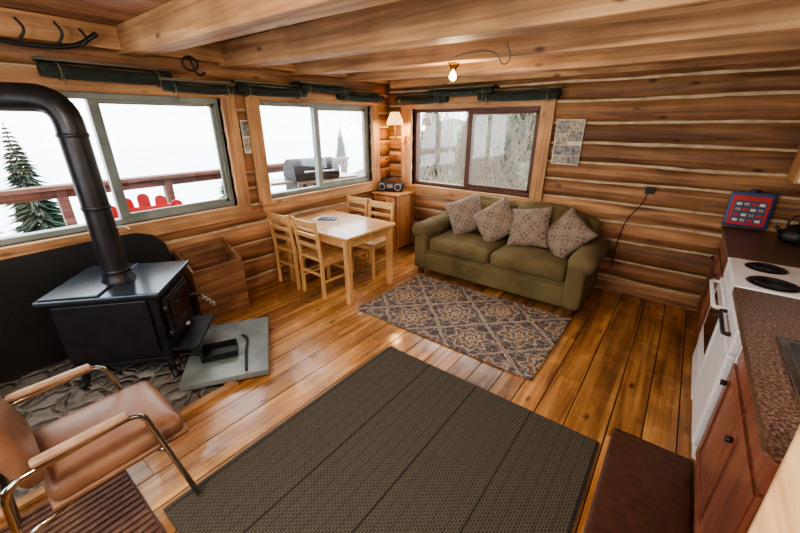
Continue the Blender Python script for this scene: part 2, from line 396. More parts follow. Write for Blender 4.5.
def window(name,key,o,mull,fm,cas=.13,sill=.1):
    P=MAPS[key];g=grp(name);s0,s1,z0,z1=o
    tr='trimX' if key in('back','front') else 'trimY'
    def b(n,a0,a1,d0,d1,c0,c1,m,bev=.003):
        p=P(a0,d0,c0);q=P(a1,d1,c1);lo=[min(p[i],q[i]) for i in range(3)];hi=[max(p[i],q[i]) for i in range(3)];return bx(n,g,lo,hi,m,bev)
    f=.045
    b('frame_bottom',s0,s1,.04,.13,z0,z0+f,fm);b('frame_top',s0,s1,.04,.13,z1-f,z1,fm)
    b('frame_side_1',s0,s0+f,.04,.13,z0+f,z1-f,fm);b('frame_side_2',s1-f,s1,.04,.13,z0+f,z1-f,fm)
    b('mullion',mull-.035,mull+.035,.05,.12,z0+f,z1-f,fm)
    b('sash_bottom',mull+.035,s1-f,.055,.085,z0+f,z0+f+.035,fm);b('sash_top',mull+.035,s1-f,.055,.085,z1-f-.03,z1-f,fm)
    b('sash_side',s1-f-.03,s1-f,.055,.085,z0+f,z1-f,fm)
    b('glass',s0+f,s1-f,.088,.092,z0+f,z1-f,'glass',0)
    b('jamb_1',s0-.02,s0,-.02,.15,z0,z1,'trimZ');b('jamb_2',s1,s1+.02,-.02,.15,z0,z1,'trimZ')
    b('jamb_top',s0-.02,s1+.02,-.02,.15,z1,z1+.02,tr);b('jamb_sill',s0-.02,s1+.02,-sill*.5,.15,z0-.03,z0,tr)
    b('casing_1',s0-.02-cas,s0-.0,-.045,-.014,z0-.03,z1+.02,'trimZ');b('casing_2',s1+.0,s1+cas,-.045,-.014,z0-.03,z1+.02,'trimZ')
    b('casing_top',s0-cas,s1+cas,-.05,-.014,z1+.01,z1+.13,tr);b('casing_bottom',s0-cas,s1+cas,-.05,-.014,z0-.13,z0-.03,tr)
    return g
window('window_1','left',W1,-3.5,'vinyl')
window('window_2','left',W2,-1.33,'vinyl')
window('window_3','back',W3,1.31,'brownfr',cas=.15)
window('fill_window_right','right',W4,-2.6,'vinyl',cas=.1)  # unseen window, added over the sink to bring in fill daylight
window('fill_window_front','front',W5,2.1,'vinyl')  # unseen window, added so daylight also fills from behind the camera
def blind(key,s0,s1,z,d,r=.052):
    P=MAPS[key];g=grp('rolled_blind')
    n=14;vs=[];fs=[];L=int((s1-s0)/.06)+2
    for i in range(L):
        s=s0+(s1-s0)*i/(L-1)
        for k in range(n):
            a=2*math.pi*k/n;rr=r*(1+.16*noise.noise(V((s*5,a,z*3))))
            vs.append(P(s,-d+rr*1.15*math.cos(a),z+rr*math.sin(a)*(.85)-.012*math.sin(math.pi*i/(L-1))))
    for i in range(L-1):
        for k in range(n): fs.append((i*n+k,i*n+(k+1)%n,(i+1)*n+(k+1)%n,(i+1)*n+k))
    fs+=[tuple(range(n)),tuple((L-1)*n+k for k in range(n))]
    obj('roll',vs,fs,'blind',g,smooth=True)
    p=P(s0-.02,-d,z+r+.012);q=P(s1+.02,-d,z+r+.012);cyl('rod',g,p,q,.01,'blindtan',n=10)
    a=P(s0,-.018,z+r);b_=P(s1,-d+.0,z+r+.02)
    lo=[min(a[i],b_[i]) for i in range(3)];hi=[max(a[i],b_[i]) for i in range(3)];bx('header',g,lo,hi,'blind',.003)
    for t in (.12,.88):
        s=s0+(s1-s0)*t
        pts=[V(P(s,-d+math.cos(a)*(r*1.24),z-.008+math.sin(a)*r*1.04)) for a in [i*math.pi/6 for i in range(12)]]
        tube('strap',g,pts,.005,'blindtan',bez=False,cyclic=True,br=1)
        tube('tie',g,[V(P(s,-d-r*1.1,z-.01)),V(P(s+.01,-d-r*1.1,z-.06)),V(P(s,-d-r,z-.10))],.003,'blindtan',br=1)
blind('left',-3.78,-2.98,2.13,.12);blind('left',-3.08,-2.5,2.07,.22,.038)
blind('left',-2.40,-1.62,2.10,.12);blind('left',-1.72,-1.05,2.15,.22,.038);blind('left',-1.1,-.32,2.10,.12)
blind('back',.25,1.05,2.08,.12);blind('back',.85,1.7,2.14,.22,.036);blind('back',1.5,2.42,2.08,.12)
# ---------------------------------------------------------------- rugs
soft('area_rug',None,(2.80,-3.32,.009),(1.64,1.78,.016),'rug',r=.006,n=10)
o=soft('patterned_rug',None,(0,0,0),(1.82,1.14,.014),'patrug',r=.005,n=10);o.location=(2.19,-1.55,.008)
soft('kitchen_mat',None,(3.86,-3.0,.012),(.40,1.5,.022),'bmat',r=.01,n=8)
g=grp('ribbed_mat',(1.79,-4.625,0));
box('base',g,(0,0,.006),(.64,.76,.01),'bmat',.003)
for i in range(16): box('rib_%d'%i,g,(-.30+i*.04,0,.013),(.024,.74,.010),'rib',.004)
# ---------------------------------------------------------------- sofa
g=grp('sofa',(2.15,-.12,0))
soft('base',g,(0,-.42,.21),(1.66,.74,.26),'sofa',.03)
def sag(p,e):
    p.z+=.008*noise.noise(V((p.x*5,p.y*5,1)))*(1 if e.z>0 else 0);p.y+=.006*noise.noise(V((p.x*6,p.z*6,4)));return p
def camel(p,e):
    if e.z>0: p.z-=.07*abs(e.x)**3*e.z
    return p
for s in (-1,1):
    soft('seat_cushion_%d'%(s+2),g,(s*.405,-.43,.395),(.80,.74,.17),'sofa',.055,crown=(0,.012,.03),fn=sag)
    def bc(p,e,s=s):
        if e.z>0: p.z-=.06*max(0,e.x*s)**2*e.z
        return sag(p,e)
    soft('back_cushion_%d'%(s+2),g,(s*.405,-.10,.68),(.80,.24,.48),'sofa',.10,crown=(0,.04,.03),rot=(R_(-10),0,0),fn=bc)
    soft('arm_panel_%d'%(s+2),g,(s*.90,-.42,.31),(.17,.84,.46),'sofa',.04)
    soft('arm_roll_%d'%(s+2),g,(s*.925,-.42,.55),(.25,.86,.21),'sofa',.10,fn=sag)
    box('foot_%d'%(s+2),g,(s*.90,-.78,.04),(.06,.06,.08),'brownfr',.006)
    box('foot_b%d'%(s+2),g,(s*.90,-.08,.04),(.06,.06,.08),'brownfr',.006)
soft('back_frame',g,(0,.0,.51),(1.82,.16,.76),'sofa',.07,fn=camel,n=20)
soft('front_rail',g,(0,-.80,.19),(1.66,.05,.22),'sofa',.02)
def pillow(x,y,z,spin,tilt,yaw,s=.47):
    bm=bmesh.new();bmesh.ops.create_cube(bm,size=2);bmesh.ops.subdivide_edges(bm,edges=bm.edges[:],cuts=16,use_grid_fill=True)
    for v in bm.verts:
        a,b_,c=v.co
        edge=max(0,(1-abs(a)**2.6)*(1-abs(b_)**2.6))**.55
        px=a*(1-.08*(1-b_*b_))*s/2;py=b_*(1-.08*(1-a*a))*s/2
        v.co=(px,py,c*(.006+.08*edge)+.008*noise.noise(V((a*2,b_*2,x))))
    me=bpy.data.meshes.new('throw_pillow');bm.to_mesh(me);bm.free();me.materials.append(M['pillow'])
    for p in me.polygons:p.use_smooth=True
    o=bpy.data.objects.new('throw_pillow',me);COL.objects.link(o)
    o.matrix_world=Matrix.Translation((x,y,z))@Matrix.Rotation(yaw,4,'Z')@Matrix.Rotation(tilt,4,'X')@Matrix.Rotation(spin,4,'Z')
pillow(1.60,-.43,.715,R_(25),R_(62),R_(20));pillow(2.0,-.45,.70,R_(38),R_(60),R_(5))
pillow(2.40,-.45,.70,R_(12),R_(62),R_(-8));pillow(2.80,-.47,.69,R_(-30),R_(58),R_(-22))
# ---------------------------------------------------------------- dining table + chairs
g=grp('dining_table',(.66,-1.74,0))
box('top',g,(0,0,.73),(1.08,.78,.03),'pine',.006)
for sx in (-1,1):
    for sy in (-1,1): box('leg_%d%d'%(sx+1,sy+1),g,(sx*.48,sy*.33,.357),(.06,.06,.714),'pineZ',.005)
for sy in (-1,1): box('apron_%d'%(sy+1),g,(0,sy*.33,.665),(.90,.022,.09),'pine')
for sx in (-1,1): box('apron_e%d'%(sx+1),g,(sx*.48,0,.665),(.022,.60,.09),'pine')
def chair(x,y,rz):
    g=grp('dining_chair',(x,y,0),rz)
    soft('seat',g,(0,.0,.445),(.40,.40,.03),'pine',.012,n=8)
    for s in (-1,1):
        box('leg_front_%d'%(s+1),g,(s*.175,.17,.215),(.036,.036,.43),'pineZ',.004)
        box('post_low_%d'%(s+1),g,(s*.18,-.19,.23),(.034,.036,.46),'pineZ',.004)
        box('post_high_%d'%(s+1),g,(s*.18,-.215,.67),(.034,.03,.43),'pineZ',.006,rot=(R_(7),0,0))
        box('stretcher_s%d'%(s+1),g,(s*.178,-.01,.2),(.02,.34,.025),'pine',.003)
        box('rail_s%d'%(s+1),g,(s*.178,-.01,.405),(.02,.34,.05),'pine',.003)
    for z,h,y in ((.83,.08,-.235),(.71,.045,-.222),(.60,.045,-.208)): box('slat_%d'%int(z*100),g,(0,y,z),(.33,.018,h),'pine',.004,rot=(R_(7),0,0))
    box('stretcher_f',g,(0,.17,.25),(.32,.02,.03),'pine',.003);box('stretcher_b',g,(0,-.19,.28),(.33,.02,.03),'pine',.003)
    box('rail_f',g,(0,.175,.4),(.32,.02,.05),'pine',.003)
    return g
chair(.235,-1.99,0);chair(.68,-1.98,R_(-2));chair(.72,-1.27,math.pi+R_(3));chair(.26,-1.25,math.pi)
g=grp('place_mat',(.45,-1.72,.7465));box('sheet',g,(0,0,.001),(.30,.22,.002),'paper',0,rot=(0,0,.2));box('book',g,(.02,.0,.008),(.20,.13,.012),'navy',.002,rot=(0,0,.5))
# ---------------------------------------------------------------- corner cabinet, radio, lamp
g=grp('side_cabinet',(.28,-.245,0))
box('top',g,(0,0,.835),(.50,.46,.03),'desk',.005)
box('side_l',g,(-.215,0,.43),(.025,.40,.78),'desk');box('side_r',g,(.215,0,.43),(.025,.40,.78),'desk');box('back',g,(0,.19,.43),(.42,.02,.78),'desk')
box('drawer',g,(0,-.2,.745),(.38,.025,.12),'desk',.006);box('door',g,(0,-.2,.38),(.38,.025,.56),'desk',.006);box('door_panel',g,(0,-.214,.38),(.26,.012,.42),'desk',.01)
box('plinth',g,(0,-.17,.05),(.42,.03,.1),'desk');box('shelf',g,(0,0,.06),(.42,.38,.02),'desk')
cyl('knob_1',g,(0,-.212,.745),(0,-.235,.745),.015,'brass');cyl('knob_2',g,(.15,-.212,.42),(.15,-.235,.42),.015,'brass')
g=grp('radio',(.24,-.26,.851),R_(25))
soft('body',g,(0,0,.07),(.38,.18,.14),'black',.04,n=10)
for s in (-1,1):
    cyl('speaker_%d'%(s+1),g,(s*.12,-.085,.07),(s*.12,-.098,.07),.055,'steel',.05);cyl('cone_%d'%(s+1),g,(s*.12,-.095,.07),(s*.12,-.0995,.07),.038,'black')
box('display',g,(0,-.09,.085),(.09,.01,.05),'steel',.003)
tube('handle',g,rpath([(-.14,0,.13),(-.14,0,.175),(.14,0,.175),(.14,0,.13)],.03),.008,'black',bez=False)
g=grp('wall_lamp',(.33,-.020,1.56))
lathe('plate',g,[(.0,0),(.045,0),(.045,.01),(.03,.02),(.0,.022)],'brass',rot=(R_(90),0,0),cap=False)
tube('arm',g,[(0,-.02,0),(.03,-.08,-.05),(.02,-.16,-.02),(-.02,-.22,.06),(-.02,-.23,.2)],.009,'brass')
tube('scroll',g,[(0,-.03,.0),(.05,-.05,.06),(.09,-.06,.02),(.06,-.06,-.03)],.006,'brass')
lathe('shade',g,[(.125,.20),(.10,.28),(.06,.37)],'shade',loc=(-.02,-.23,0),cap=False)
lathe('shade_rim',g,[(.127,.195),(.13,.20),(.126,.207)],'brass',loc=(-.02,-.23,0),cap=False)
lathe('bulb',g,[(.0,.22),(.02,.23),(.028,.26),(.015,.3),(.0,.31)],'bulb',loc=(-.02,-.23,0),cap=False)
# ---------------------------------------------------------------- ceiling bulb
g=grp('ceiling_bulb',(2.0,-1.62,2.232))
lathe('base',g,[(.0,0),(.05,0),(.048,-.015),(.03,-.03),(.024,-.05),(0,-.052)],'brass',cap=False)
lathe('bulb',g,[(.012,-.05),(.016,-.065),(.028,-.085),(.028,-.10),(.016,-.118),(.0,-.124)],'bulb',cap=False)
tube('cord',g,[(0,-.08,.02),(.2,-.085,.05),(.40,-.085,.02),(.46,-.085,-.05),(.50,-.085,-.02),(.47,-.085,.08)],.005,'blindtan')
# ---------------------------------------------------------------- wood stove
g=grp('wood_stove',(.585,-3.80,0.014),R_(50))
box('firebox',g,(0,0,.45),(.62,.54,.50),'iron',.012)
box('side_shield_l',g,(-.02,.285,.46),(.56,.015,.42),'iron',.006);box('side_shield_r',g,(-.02,-.285,.46),(.56,.015,.42),'iron',.006)
box('top_plate',g,(.0,0,.715),(.72,.64,.03),'irontop',.008)
box('top_rim',g,(-.17,0,.736),(.34,.60,.014),'irontop',.005)
box('bottom_skirt',g,(0,0,.19),(.64,.56,.03),'iron',.006)
box('ash_lip',g,(.40,0,.235),(.18,.50,.022),'iron',.006)
box('door',g,(.325,0,.46),(.035,.42,.36),'iron',.012);box('door_glass',g,(.345,0,.49),(.008,.28,.18),'glassblk',.004)
for q,(yy,zz,a,b_) in enumerate(((0,.60,.34,.03),(0,.38,.34,.03),(-.16,.49,.03,.22),(.16,.49,.03,.22))): box('door_frame_%d'%q,g,(.348,yy,zz),(.014,a,b_),'iron',.005)
for z in (.36,.56): cyl('hinge_%d'%int(z*100),g,(.335,-.225,z-.03),(.335,-.225,z+.03),.014,'iron')
cyl('air_knob',g,(.33,0,.31),(.38,0,.31),.02,'steel')
tube('door_handle',g,[(.34,.18,.47),(.39,.2,.47),(.43,.21,.45)],.010,'iron')
tube('handle_coil',g,[(.42+.012*i,.21+.009*(1 if i%2 else -1),.455-.012*i+.009*(1 if i%2 else -1)) for i in range(9)],.007,'steel')
for sx in (-1,1):
    for sy in (-1,1):
        tube('leg_%d%d'%(sx+1,sy+1),g,[(sx*.25,sy*.21,.19),(sx*.28,sy*.235,.12),(sx*.285,sy*.24,.06),(sx*.31,sy*.265,.024)],.024,'iron')
lathe('collar',g,[(.10,.728),(.10,.75),(.088,.765),(.085,.80)],'iron',loc=(0,-.02,0),cap=False)
pth=rpath([(0,-.02,.74),(0,-.02,1.92),(-.62,-.02,1.93),(-.62,-.02,2.40)],.16,8)
tube('flue_pipe',g,pth,.078,'pipe',bez=False,br=8)
for z in (.80,1.25,1.70): lathe('pipe_seam_%d'%int(z*100),g,[(.080,z),(.084,z+.006),(.084,z+.018),(.080,z+.024)],'pipe',loc=(0,-.02,0),cap=False)
tube('damper_handle',g,[(0.07,-.02,1.12),(.13,-.02,1.12),(.16,-.02,1.10)],.006,'steel')
bx('stone_hearth',None,(0.02,-5.35,0.001),(1.36,-3.55,.014),'stone',.003)
g=grp('hearth_trim');bx('edge_1',g,(1.36,-5.35,.001),(1.42,-3.49,.03),'trimY');bx('edge_2',g,(.02,-3.55,.001),(1.36,-3.49,.028),'trimX')
box('slate_slab',None,(1.0,-3.32,.054),(.60,.84,.045),'slate',.006,rot=(0,0,R_(57)))
g=grp('ash_shovel',(1.04,-3.42,.078),R_(62));
soft('pan',g,(0,0,.012),(.26,.19,.016),'iron',.007,n=6);tube('handle',g,[(-.12,0,.02),(-.2,.01,.055),(-.34,.0,.05),(-.42,0,.035)],.012,'iron')
box('pan_side1',g,(0,.09,.035),(.25,.007,.045),'iron',.002);box('pan_side2',g,(0,-.09,.035),(.25,.007,.045),'iron',.002);box('pan_back',g,(-.125,0,.035),(.007,.18,.045),'iron',.002)
g=grp('fire_poker',(1.18,-3.28,.078),R_(150));tube('shaft',g,[(-.26,0,.012),(0,.0,.012),(.22,.0,.012),(.26,.03,.012)],.010,'iron')
g=grp('heat_shield')
vv=[];ff=[];prof=[(-5.2,.90),(-3.75,.93),(-3.5,.925),(-3.38,.88),(-3.30,.78),(-3.27,.6),(-3.27,.12)]
for y,z in prof:
    for xx in (.06,.075): vv+= [(xx,y,.05),(xx,y,z)]
for i in range(len(prof)-1):
    a=i*4;b_=a+4;ff+=[(a,b_,b_+1,a+1),(a+2,a+3,b_+3,b_+2),(a+1,b_+1,b_+3,a+3),(a,a+2,b_+2,b_)]
ff+=[(0,1,3,2),(24,26,27,25)]
obj('sheet',vv,ff,'black',g)
for y in (-4.8,-3.7): box('foot_%d'%int(-y*10),g,(.07,y,.034),(.08,.04,.038),'iron')
g=grp('firewood_box',(.03,-3.24,0))
vv=[(0,0,0),(.32,0,0),(.32,0,.54),(0,0,.70)]
for nm,a,b_ in (('side_1',0,.022),('side_2',.458,.48)):
    q=[(x,a,z) for x,_,z in vv]+[(x,b_,z) for x,_,z in vv];obj(nm,q,[(0,1,2,3),(4,5,6,7),(0,1,5,4),(1,2,6,5),(2,3,7,6),(3,0,4,7)],'crate',g,bevel=.003)
bx('front',g,(.298,.022,0),(.32,.458,.54),'crate');bx('back',g,(0,.022,0),(.022,.458,.70),'crate');bx('bottom',g,(.022,.022,.0),(.298,.458,.02),'crate')
for i in range(3): tube('log_%d'%i,g,[(.10+.06*(i%2),.05,.07+.09*i),(.12+.05*(i%2),.43,.08+.09*i)],.05,'bark',bez=False)
# ---------------------------------------------------------------- armchair
g=grp('armchair',(1.79,-4.30,0.019))
soft('seat',g,(0,.03,.43),(.47,.50,.11),'leather',.05,crown=(0,0,.02))
soft('seat_welt',g,(0,.03,.39),(.48,.505,.03),'leather',.014)
soft('backrest',g,(0,-.26,.69),(.46,.08,.36),'leather',.038,crown=(0,.01,0),rot=(R_(12),0,0))
for s in (-1,1):
    x=s*.262
    p=rpath([(x,.235,.012),(x,.125,.64),(x,-.30,.615),(x,-.36,.012)],.07,7)
    tube('frame_%d'%(s+1),g,p,.0125,'chrome',bez=False)
    soft('armrest_%d'%(s+1),g,(x,-.07,.653),(.045,.30,.028),'armpad',.013,n=8)
    cyl('seat_bar_%d'%(s+1),g,(s*.21,.14,.37),(x,.166,.385),.01,'chrome');cyl('seat_bar_b%d'%(s+1),g,(s*.21,-.15,.37),(x,-.32,.365),.01,'chrome')
    cyl('back_bar_%d'%(s+1),g,(s*.20,-.25,.59),(x,-.305,.59),.01,'chrome')
cyl('cross_f',g,(-.262,.166,.38),(.262,.166,.38),.011,'chrome');cyl('cross_b',g,(-.262,-.33,.335),(.262,-.33,.335),.011,'chrome')
# ---------------------------------------------------------------- kitchen
XF=4.06
def counter(y0,y1,name='base_cabinet',doors=1,zt=.865):
    g=grp(name,(0,0,0))
    bx('carcass',g,(XF+.02,y0,.09),(X1-.02,y1,zt),'redcab',.003);bx('kick',g,(XF+.07,y0,0),(X1-.02,y1,.09),'black',.002)
    if zt<.86: bx('front_top',g,(XF+.02,y0,zt),(XF+.08,y1,.865),'redcab',.002)
    w=(y1-y0)/doors
    for i in range(doors):
        a=y0+i*w+.008;b_=a+w-.016
        bx('drawer_%d'%i,g,(XF,a,.72),(XF+.022,b_,.855),'redcab',.006)
        bx('door_%d'%i,g,(XF,a,.10),(XF+.022,b_,.705),'redcab',.006);
        for q,(a2,b2,c2,d2) in enumerate(((a,b_,.645,.705),(a,b_,.10,.16),(a,a+.06,.16,.645),(b_-.06,b_,.16,.645))):
            bx('stile_%d_%d'%(i,q),g,(XF-.008,a2,c2),(XF+.002,b2,d2),'redcab',.003)
        cyl('knob_%d'%i,g,(XF-.005,b_-.035,.60),(XF-.03,b_-.035,.60),.012,'black',.015)
    return g
counter(-1.10,-.02,doors=2)
counter(-3.14,-2.27,doors=2,zt=.72)
g=grp('countertop')
bx('slab_far',g,(XF-.03,-1.105,.87),(X1-.02,-.02,.91),'lam',.008)
for n_,a,b_ in (('a',(XF-.03,-3.14,.87),(XF+.09,-1.735,.91)),('b',(X1-.10,-3.14,.87),(X1-.02,-1.735,.91)),('c',(XF+.09,-2.33,.87),(X1-.10,-1.735,.91)),('d',(XF+.09,-3.14,.87),(X1-.10,-2.88,.91))):
    bx('slab_'+n_,g,a,b_,'lam',.0)
bx('backsplash',g,(X1-.04,-3.14,.91),(X1-.02,-1.735,1.01),'lam',.003)
g=grp('sink')
bx('rim_1',g,(XF+.08,-2.89,.91),(XF+.11,-2.32,.918),'steel',.003);bx('rim_2',g,(X1-.13,-2.89,.91),(X1-.09,-2.32,.918),'steel',.003)
bx('rim_3',g,(XF+.11,-2.35,.91),(X1-.13,-2.32,.918),'steel',.003);bx('rim_4',g,(XF+.11,-2.89,.91),(X1-.13,-2.86,.918),'steel',.003)
bx('side_1',g,(XF+.10,-2.87,.74),(XF+.11,-2.34,.915),'steel',0);bx('side_2',g,(X1-.12,-2.87,.74),(X1-.11,-2.34,.915),'steel',0)
bx('side_3',g,(XF+.10,-2.35,.74),(X1-.11,-2.34,.915),'steel',0);bx('side_4',g,(XF+.10,-2.87,.74),(X1-.11,-2.86,.915),'steel',0)
bx('bottom',g,(XF+.10,-2.87,.735),(X1-.11,-2.34,.742),'steel',0)
tube('faucet',g,[(X1-.07,-2.6,.912),(X1-.07,-2.6,1.10),(X1-.14,-2.6,1.16),(X1-.26,-2.6,1.10)],.012,'chrome')
g=grp('kitchen_range')
y0,y1=-1.73,-1.11
bx('body',g,(XF,y0,.03),(X1-.03,y1,.885),'white',.006)
bx('cooktop',g,(XF-.03,y0,.885),(X1-.03,y1,.915),'white',.01)
bx('oven_door',g,(XF-.035,y0+.01,.26),(XF,y1-.01,.76),'white',.01);bx('oven_window',g,(XF-.038,y0+.08,.38),(XF-.03,y1-.08,.68),'glassblk',.003)
bx('drawer',g,(XF-.03,y0+.01,.06),(XF,y1-.01,.245),'white',.01)
bx('control_panel',g,(XF-.025,y0+.005,.775),(XF,y1-.005,.88),'white',.006)
tube('handle',g,rpath([(XF-.03,y0+.06,.735),(XF-.08,y0+.06,.735),(XF-.08,y1-.06,.735),(XF-.03,y1-.06,.735)],.025),.012,'offwhite',bez=False)
bx('backguard',g,(X1-.10,y0,.915),(X1-.03,y1,1.08),'white',.01)
for i,(cx,cy,r) in enumerate(((4.21,-1.26,.085),(4.21,-1.57,.10),(4.50,-1.26,.10),(4.50,-1.57,.085))):
    lathe('drip_%d'%i,g,[(r+.015,.0),(r+.012,.006),(r,.003),(.01,.0015)],'black',loc=(cx,cy,.915),cap=False)
    lathe('ring_%d'%i,g,[(r+.014,.0),(r+.018,.005),(r+.022,.0)],'steel',loc=(cx,cy,.915),cap=False)
    pts=[(cx+math.cos(t*.35)*(.015+t*.0016*r*10),cy+math.sin(t*.35)*(.015+t*.0016*r*10),.926) for t in range(int((r-.015)/(.0016*r*10))+1)]
    tube('coil_%d'%i,g,pts,.0055,'black',bez=False,br=2)
g=grp('dishwasher');y0,y1=-2.255,-1.745
bx('body',g,(XF,y0,.03),(X1-.05,y1,.865),'white',.004);bx('door',g,(XF-.035,y0+.005,.12),(XF,y1-.005,.72),'white',.012)
bx('control_panel',g,(XF-.035,y0+.005,.73),(XF,y1-.005,.862),'white',.01)
bx('kick',g,(XF-.01,y0+.005,.03),(XF,y1-.005,.11),'offwhite',.004)
tube('handle',g,rpath([(XF-.03,y0+.10,.79),(XF-.065,y0+.10,.79),(XF-.065,y1-.10,.79),(XF-.03,y1-.10,.79)],.02),.011,'black',bez=False)
g=grp('bar_counter')
vv=[(4.06,-3.16,1.06),(3.85,-3.85,1.06),(3.85,-4.3,1.06),(4.72,-4.3,1.06),(4.72,-3.16,1.06)]
vv+=[(x,y,1.10) for x,y,z in vv]
obj('top',vv,[(0,1,2,3,4),(5,6,7,8,9)]+[(i,(i+1)%5,5+(i+1)%5,5+i) for i in range(5)],'pinepale',g,bevel=.006)
bx('panel',g,(4.12,-4.25,0),(4.70,-3.18,1.06),'trimZ')
g=grp('kettle',(4.46,-.36,.911))
lathe('body',g,[(.0,0),(.085,0),(.10,.02),(.098,.07),(.07,.12),(.035,.14),(0,.142)],'black',cap=False)
lathe('lid_knob',g,[(.012,.14),(.016,.16),(0,.17)],'black',cap=False);tube('handle',g,[(-.07,0,.11),(-.06,0,.19),(0,0,.215),(.06,0,.19),(.07,0,.11)],.008,'black')
cyl('spout',g,(-.08,-.02,.06),(-.14,-.04,.12),.018,'black',.011)
g=grp('game_board',(4.17,-.10,.915),0);g.rotation_euler=(R_(-9),0,0)
soft('board',g,(0,0,.17),(.30,.014,.31),'navy',.006,n=8)
box('field',g,(0,-.0085,.16),(.25,.003,.25),'red',.01)
box('inner',g,(0,-.010,.15),(.21,.003,.19),'navy',.01)
for i in range(4):
    for j in range(4):
        box('tile_%d%d'%(i,j),g,(-.075+i*.05,-.012,.075+j*.047),(.036,.003,.024),('paper','red','photo2')[(i*2+j)%3],.001)
cyl('knob',g,(0,0,.32),(0,0,.345),.05,'navy',.03)
g=grp('wall_cabinet');bx('carcass',g,(4.33,-.36,1.36),(X1-.02,-.03,1.95),'trimZ',.004);bx('door',g,(4.345,-.38,1.37),(X1-.03,-.36,1.94),'white',.006)
g=grp('wall_outlet');bx('plate',g,(3.37,-.03,1.13),(3.45,-.012,1.20),'black',.004);bx('plug',g,(3.385,-.05,1.15),(3.415,-.03,1.18),'black',.004)
tube('cord',g,[(3.40,-.05,1.16),(3.38,-.06,1.05),(3.28,-.04,.85),(3.24,-.05,.6),(3.24,-.06,.3)],.005,'black')
g=grp('photo_poster');
bx('sheet',g,(2.41,-.030,1.36),(2.70,-.014,1.83),'paper',.002)
for q,(a,b_,c_,d_,mm) in enumerate(((2.42,2.55,1.69,1.82,'photo'),(2.555,2.69,1.72,1.82,'photo2'),(2.555,2.69,1.61,1.715,'photo'),(2.42,2.55,1.57,1.685,'photo2'),(2.42,2.69,1.46,1.565,'photo'),(2.42,2.57,1.37,1.455,'photo2'),(2.575,2.69,1.37,1.455,'photo'))):
    bx('photo_%d'%q,g,(a,-.033,c_),(b_,-.029,d_),mm,0)
g=grp('wall_calendar');bx('page',g,(.014,-2.37,1.50),(.026,-2.20,1.82),'paper',.002);bx('picture',g,(.026,-2.36,1.67),(.028,-2.21,1.81),'photo',0);bx('picture_2',g,(.026,-2.36,1.53),(.028,-2.21,1.65),'photo2',0)
g=grp('wall_antler',(.25,-3.75,2.28))
tube('beam',g,[(0,-.38,.04),(0,-.2,-.02),(0,0,-.03),(0,.18,.0),(.02,.3,.08)],.015,'iron')
for a,b_ in ((-.28,.12),(-.1,.1),(.08,.11),(.2,.09)): tube('tine_%d'%int((a+1)*100),g,[(0,a,-.01),(.03,a+.03,b_*.5),(.05,a+.0,b_)],.008,'iron')
g=grp('iron_hook',(.13,-2.80,2.26))
tube('ring',g,[(0,.06*math.cos(t),.05*math.sin(t)) for t in [i*math.pi/5 for i in range(10)]],.01,'iron',cyclic=True)
tube('hook',g,[(0,0,.06),(.01,.02,-.02),(.02,.05,-.08),(.03,.10,-.06)],.01,'iron')
# ---------------------------------------------------------------- outside
obj('snow_ground',[(-60,-60,-1.4),(60,-60,-1.4),(60,70,-1.4),(-60,70,-1.4)],[(0,1,2,3)],'snow')
vv=[];ff=[];nx=44;ny=14
for j in range(ny+1):
    for i in range(nx+1):
        x=-11+i*.5;y=8+j*.9;vv.append((x,y,-1.42+.24*j+.35*noise.noise(V((x*.5,y*.5,0)))*min(1,j/3)))
for j in range(ny):
    for i in range(nx): ff.append((j*(nx+1)+i,j*(nx+1)+i+1,(j+1)*(nx+1)+i+1,(j+1)*(nx+1)+i))
obj('brushy_hillside',vv,ff,'brush',smooth=True)
vs=[];fs=[];tn=[];x=-2.3
while x<-.25:
    addb((x+.004,-6,-.05),(x+.136,1.2,-.01),random.random());x+=.14
obj('deck',vs,fs,'deckw',tones=tn)
g=grp('deck_railing')
bx('top_rail',g,(-2.28,-6,1.06),(-2.10,1.2,1.11),'railw');bx('sub_rail',g,(-2.23,-6,.96),(-2.17,1.2,1.05),'railw');bx('low_rail',g,(-2.22,-6,.05),(-2.18,1.2,.12),'railw')
for i in range(7): bx('post_%d'%i,g,(-2.24,-5.9+i*1.16,-.009),(-2.14,-5.8+i*1.16,1.06),'railw')
g=grp('adirondack_chair',(-1.05,-3.02,-.01),R_(70))
for i in range(5):
    hh=.86-.03*abs(i-2)**1.6;w=.052;a=R_((i-2)*4.5);vv=[];n=8
    prof=[(-w*.75,0),(w*.75,0),(w,hh*.7)]+[(w*math.cos(k*math.pi/n),hh-w+w*math.sin(k*math.pi/n)) for k in range(n+1)]+[(-w,hh*.7)]
    for dy in (-.011,.011):
        for px,pz in prof:
            X_=px*math.cos(a)+pz*math.sin(a)+(i-2)*.085;Z_=-px*math.sin(a)+pz*math.cos(a)
            vv.append((X_,-.22-Z_*.27+dy,.32+Z_*.96))
    k=len(prof);ff=[tuple(range(k)),tuple(range(k,2*k))]+[(q,(q+1)%k,k+(q+1)%k,k+q) for q in range(k)]
    obj('back_slat_%d'%i,vv,ff,'red',g)
for i in range(5): box('seat_slat_%d'%i,g,(0,-.12+i*.11,.30+i*.02),(.52,.09,.02),'red')
box('back_rail',g,(0,-.425,.98),(.46,.02,.06),'red')
for s in (-1,1):
    box('arm_%d'%(s+1),g,(s*.33,.05,.60),(.13,.70,.022),'red');box('leg_f%d'%(s+1),g,(s*.29,.32,.30),(.025,.10,.60),'red');box('leg_b%d'%(s+1),g,(s*.29,-.2,.30),(.025,.10,.60),'red')
g=grp('barbecue_grill',(-.90,-.80,-.01),R_(75))
box('cart',g,(0,0,.46),(.62,.45,.72),'grillblk',.01);box('firebox',g,(0,0,.92),(.70,.48,.22),'grillblk',.02)
n=14;vv=[];ff=[]
